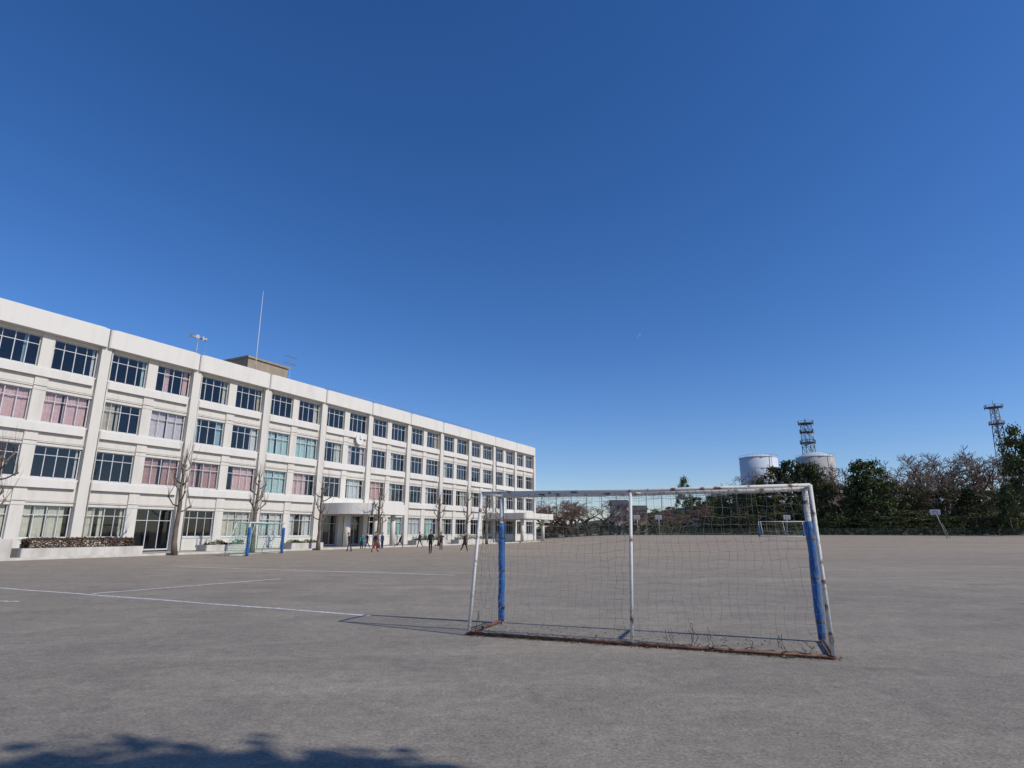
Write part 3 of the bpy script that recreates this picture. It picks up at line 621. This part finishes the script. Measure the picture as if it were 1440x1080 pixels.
def hoop(px,Y,label,rz,lean=1.4,zb=3.05,bw=.6):
    t=thing('basketball_hoop',label,'basketball hoop',AT(px,Y),rz,'basketball hoops around the field')
    MB().tube([(lean,0,0),(.35,0,zb)],.07,8).build('pole',Mmetal,t); MB().tube([(lean+1.3,0,0),(lean*.6,0,zb*.62)],.045,8).build('brace',Mmetal,t)
    MB().tube([(.35,0,zb),(.0,0,zb+.3)],.05,6).build('arm',Mmetal,t)
    bd=MB().box(-.05,0,-bw,bw,zb-.1,zb+.7).build('backboard',mat('board_white',(.62,.62,.61)),t)
    q=MB(); 
    for y0,y1,z0,z1 in((-.3,.3,zb+.0,zb+.05),(-.3,.3,zb+.4,zb+.45),(-.3,-.25,zb+.05,zb+.4),(.25,.3,zb+.05,zb+.4)): q.box(-.058,-.052,y0,y1,z0,z1)
    q.build('target_square',Mdark,bd)
    q=MB(); 
    for k in range(14): a=k*.4488;b=(k+1)*.4488; q.tube([(-.3+.23*math.cos(a),.23*math.sin(a),zb),(-.3+.23*math.cos(b),.23*math.sin(b),zb)],.015,4)
    q.build('rim',mat('rim_orange',(.5,.12,.03)),t)
hoop(1322,92,'white basketball backboard on a slanting pole at the right of the field',R(40),4.0,3.6,.65)
hoop(897,116,'white basketball backboard left of its twin behind the goal',R(75)); hoop(928,116,'white basketball backboard right of its twin behind the goal',R(75)); hoop(1110,116,'white basketball backboard above the distant goal',R(75))
# ------------------------------------------------------------ people
Mskin=mat('skin',(.50,.30,.20)); Mhair=mat('hair',(.012,.010,.009)); 
def cloth(c): return mat('fabric',c,tuple(x*.8 for x in c),8,.85)
def person(label,loc,rz,H,shirt,pants,shoes,leg=((0,0),(0,0)),arm=((.05,.2),(-.05,.2)),lean=0,long=True):
    V=[];E=[];Rd=[];L_=[];roots=[]
    def add(p,r,par,lab):
        V.append(Vector(p)); Rd.append(r); i=len(V)-1
        if par is not None: E.append((par,i)); L_.append(lab)
        else: roots.append(i)
        return i
    pel=add((0,0,.93),.125,None,1); 
    wa=add((0,0,1.06),.115,pel,1); ch=add((0,.0,1.25),.135,wa,1); nb=add((0,-.005,1.42),.075,ch,1); nk=add((0,.0,1.49),.048,nb,0)
    hd=add((0,.015,1.57),.082,nk,0); ht=add((0,.005,1.655),.085,hd,0); add((0,-.0,1.715),.05,ht,0); add((0,.115,1.575),.012,hd,0)
    for sx in(-1,1): add((sx*.085,.0,1.59),.015,hd,0)
    up=set(range(1,len(V)))
    for si,sx in enumerate((-1,1)):
        a,b=leg[si]; hp=add((sx*.085,0,.86),.088,pel,2)
        kn=V[hp]+Vector((0,math.sin(a),-math.cos(a)))*.42; k=add(kn,.058,hp,2)
        cf=kn+Vector((0,math.sin(a-b),-math.cos(a-b)))*.14; c=add(cf,.056,k,2)
        an=kn+Vector((0,math.sin(a-b),-math.cos(a-b)))*.38; n=add(an,.038,c,2)
        fo=Vector((0,math.cos(a-b),math.sin(a-b))); add(an+fo*-.04+Vector((0,0,-.04)),.036,n,3); f=add(an+fo*.09+Vector((0,0,-.045)),.036,n,3); add(an+fo*.17+Vector((0,0,-.05)),.028,f,3)
        A,Bb=arm[si]; s0=len(V)
        sh=add((sx*.165,0,1.385),.058,ch,1)
        out=.18; el=V[sh]+Vector((sx*out,math.sin(A),-math.cos(A))).normalized()*.28; e=add(el,.04,sh,1)
        dr=Vector((sx*.05,math.sin(A+Bb),-math.cos(A+Bb))).normalized(); wr=el+dr*.24; w=add(wr,.026,e,1 if long else 0); pm_=wr+dr*.07; pl=add(pm_,.03,w,0)
        side=Vector((0,1,0)) if abs(dr.y)<.7 else Vector((0,0,1)); side=(side-dr*side.dot(dr)).normalized()
        for q in range(4):
            b0=pm_+side*(.024-.016*q); r0=add(b0+dr*.005,.010,None,0); ln=(.07,.08,.075,.06)[q]
            m1=add(b0+dr*ln*.55,.009,r0,0); add(b0+dr*ln+Vector((-sx*.012,0,0)),.007,m1,0)
        r0=add(wr+dr*.03+side*.015,.011,None,0); add(wr+dr*.07+side*.05,.009,r0,0)
        up|=set(range(s0,len(V)))
    if lean:
        M_=Matrix.Translation((0,0,.93))@Matrix.Rotation(-lean,4,'X')@Matrix.Translation((0,0,-.93))
        for i in up: V[i]=M_@V[i]
    mz=min(p.z-r for p,r in zip(V,Rd)); k=H/1.76
    for p in V: p.z-=mz
    me=bpy.data.meshes.new('tmp'); me.from_pydata([p*k for p in V],E,[]); ob=bpy.data.objects.new('tmp',me); C.objects.link(ob)
    ob.modifiers.new('s','SKIN')
    sd=me.skin_vertices[0].data
    for i,r in enumerate(Rd): sd[i].radius=(r*k,r*k); sd[i].use_root=(i in roots)
    sb=ob.modifiers.new('u','SUBSURF'); sb.levels=1
    dg=bpy.context.evaluated_depsgraph_get(); ev=ob.evaluated_get(dg); nm=bpy.data.meshes.new_from_object(ev); nm.name='body'
    C.objects.unlink(ob); bpy.data.objects.remove(ob)
    nm.materials.clear()
    for m_ in (Mskin,cloth(shirt),cloth(pants),cloth(shoes)): nm.materials.append(m_)
    for f in nm.polygons:
        cc=f.center/k; best=1e9
        for (a,b),l in zip(E,L_):
            A_=V[a];d=V[b]-A_; tt=max(0,min(1,(cc-A_).dot(d)/max(1e-9,d.length_squared))); ds=(A_+d*tt-cc).length-.5*(Rd[a]*(1-tt)+Rd[b]*tt)
            if ds<best: best=ds; bl=l
        f.material_index=bl; f.use_smooth=True
    t=thing('person',label,'person',loc,rz,'people playing in front of the school'); link('body',nm,t)
    hm=MB(); c0=V[ht]*k; vs=[];fs=[]; n=12
    for i in range(6):
        th=i/5*1.75
        for j in range(n):
            a=j*6.283/n; fr=math.sin(a); th2=th*(1 if fr<.2 else .62)
            vs.append(c0+Vector((math.sin(th2)*math.cos(a)*.098,math.sin(th2)*math.sin(a)*.105-.012,math.cos(th2)*.105+.0))*k*1.02)
    for i in range(5):
        for j in range(n): fs.append((i*n+j,i*n+(j+1)%n,(i+1)*n+(j+1)%n,(i+1)*n+j))
    hm.add(vs,fs,0,True).build('hair',Mhair,t)
    return t
bl=(.02,.02,.026); 
walk=((.4,.15),(-.35,.25)); run=((.8,.9),(-.5,.9)); stand=((.03,0),(-.03,.02)); wide=((.25,.1),(-.2,.05))
swing=((-.5,.5),(.5,.6)); hang=((.05,.15),(.0,.2)); reach=((1.2,.3),(1.0,.4))
PL=[(491,776,1.45,bl,(.03,.03,.04),bl,wide,hang,.25,80,'person in dark clothes standing leftmost by the canopy tree'),
(508,774,1.4,(.03,.25,.28),bl,(.5,.5,.5),stand,reach,.5,200,'bending person in teal top near the entrance canopy'),
(516,772,1.45,bl,(.02,.03,.08),(.5,.5,.5),walk,swing,.1,120,'walking person in dark jacket right of the bending one'),
(527,777,1.5,(.04,.03,.05),(.28,.03,.03),bl,walk,swing,.05,-60,'person in dark jacket and red trousers'),
(537,773,1.45,(.05,.12,.35),(.02,.03,.08),(.5,.5,.5),stand,hang,.0,150,'person in blue top right of the red trousers'),
(562,771,1.5,bl,bl,(.3,.3,.3),run,swing,.35,-90,'running person in black leaning forward'),
(590,771,1.5,(.03,.03,.05),(.05,.05,.06),(.4,.4,.4),walk,hang,.05,60,'person in dark clothes between the runner and tall one'),
(605,779,1.62,bl,bl,bl,wide,hang,.0,180,'tallest person in black standing with feet apart'),
(620,775,1.5,(.10,.03,.03),bl,(.5,.5,.5),stand,reach,.05,200,'person in maroon top with arms held forward'),
(653,777,1.5,bl,(.02,.02,.03),(.7,.6,.05),walk,swing,.1,-120,'rightmost person in black with yellow shoes')]
for px,py,H,a,b,c,lg,ar,ln,rz,lb in PL: person(lb,G(px,py),R(rz),H,a,b,c,lg,ar,ln)
# ------------------------------------------------------------ moon
d=Vector(((898-720),F*cT-(540-472)*sT,F*sT+(540-472)*cT)).normalized()*2500
mm=bpy.data.materials.new('pale_moon'); mm.use_nodes=True; b=mm.node_tree.nodes['Principled BSDF']; b.inputs['Base Color'].default_value=(.5,.52,.55,1); b.inputs['Alpha'].default_value=.3; b.inputs['Roughness'].default_value=1
mo=MB(); mo.lathe([(8*math.sin(math.pi*i/12)+.001,8*math.cos(math.pi*i/12)) for i in range(13)][::-1],20); tag(mo.build('moon',mm,None,d+Vector((0,0,h))),'tiny pale daytime moon high in the blue sky','moon')
# ------------------------------------------------------------ light, world, camera
sd=Vector((.922*math.cos(R(38)),-.385*math.cos(R(38)),math.sin(R(38)))).normalized()
sl=bpy.data.lights.new('sun','SUN'); sl.energy=3.5; sl.angle=R(.5); sl.color=(1,.945,.865); so=bpy.data.objects.new('sun',sl); C.objects.link(so); so.rotation_euler=(-sd).to_track_quat('-Z','Y').to_euler()
w=bpy.data.worlds.new('World'); bpy.context.scene.world=w; w.use_nodes=True; nt=w.node_tree; bg=nt.nodes['Background']; sk=nt.nodes.new('ShaderNodeTexSky'); sk.sky_type='NISHITA'; sk.sun_disc=False
sk.sun_elevation=R(38); sk.sun_rotation=math.atan2(sd.x,sd.y); sk.air_density=1.0; sk.dust_density=.15; sk.ozone_density=2.5; sk.altitude=100
hs=nt.nodes.new('ShaderNodeHueSaturation'); hs.inputs['Saturation'].default_value=1.27
ml=nt.nodes.new('ShaderNodeMix'); ml.data_type='RGBA'; ml.blend_type='MULTIPLY'; ml.inputs[0].default_value=1; ml.inputs[7].default_value=(.95,1.0,1.28,1)
nt.links.new(sk.outputs[0],hs.inputs['Color']); nt.links.new(hs.outputs[0],ml.inputs[6]); nt.links.new(ml.outputs[2],bg.inputs[0]); bg.inputs[1].default_value=.096
cam=bpy.data.cameras.new('Camera'); cam.sensor_width=36; cam.lens=36*F/1440; cam.clip_end=6000; co=bpy.data.objects.new('Camera',cam); C.objects.link(co); co.location=(0,0,h); co.rotation_euler=(R(90)+TH,0,0)
bpy.context.scene.camera=co
bpy.context.scene.view_settings.view_transform='Standard'; bpy.context.scene.view_settings.look='None'; bpy.context.scene.view_settings.exposure=0
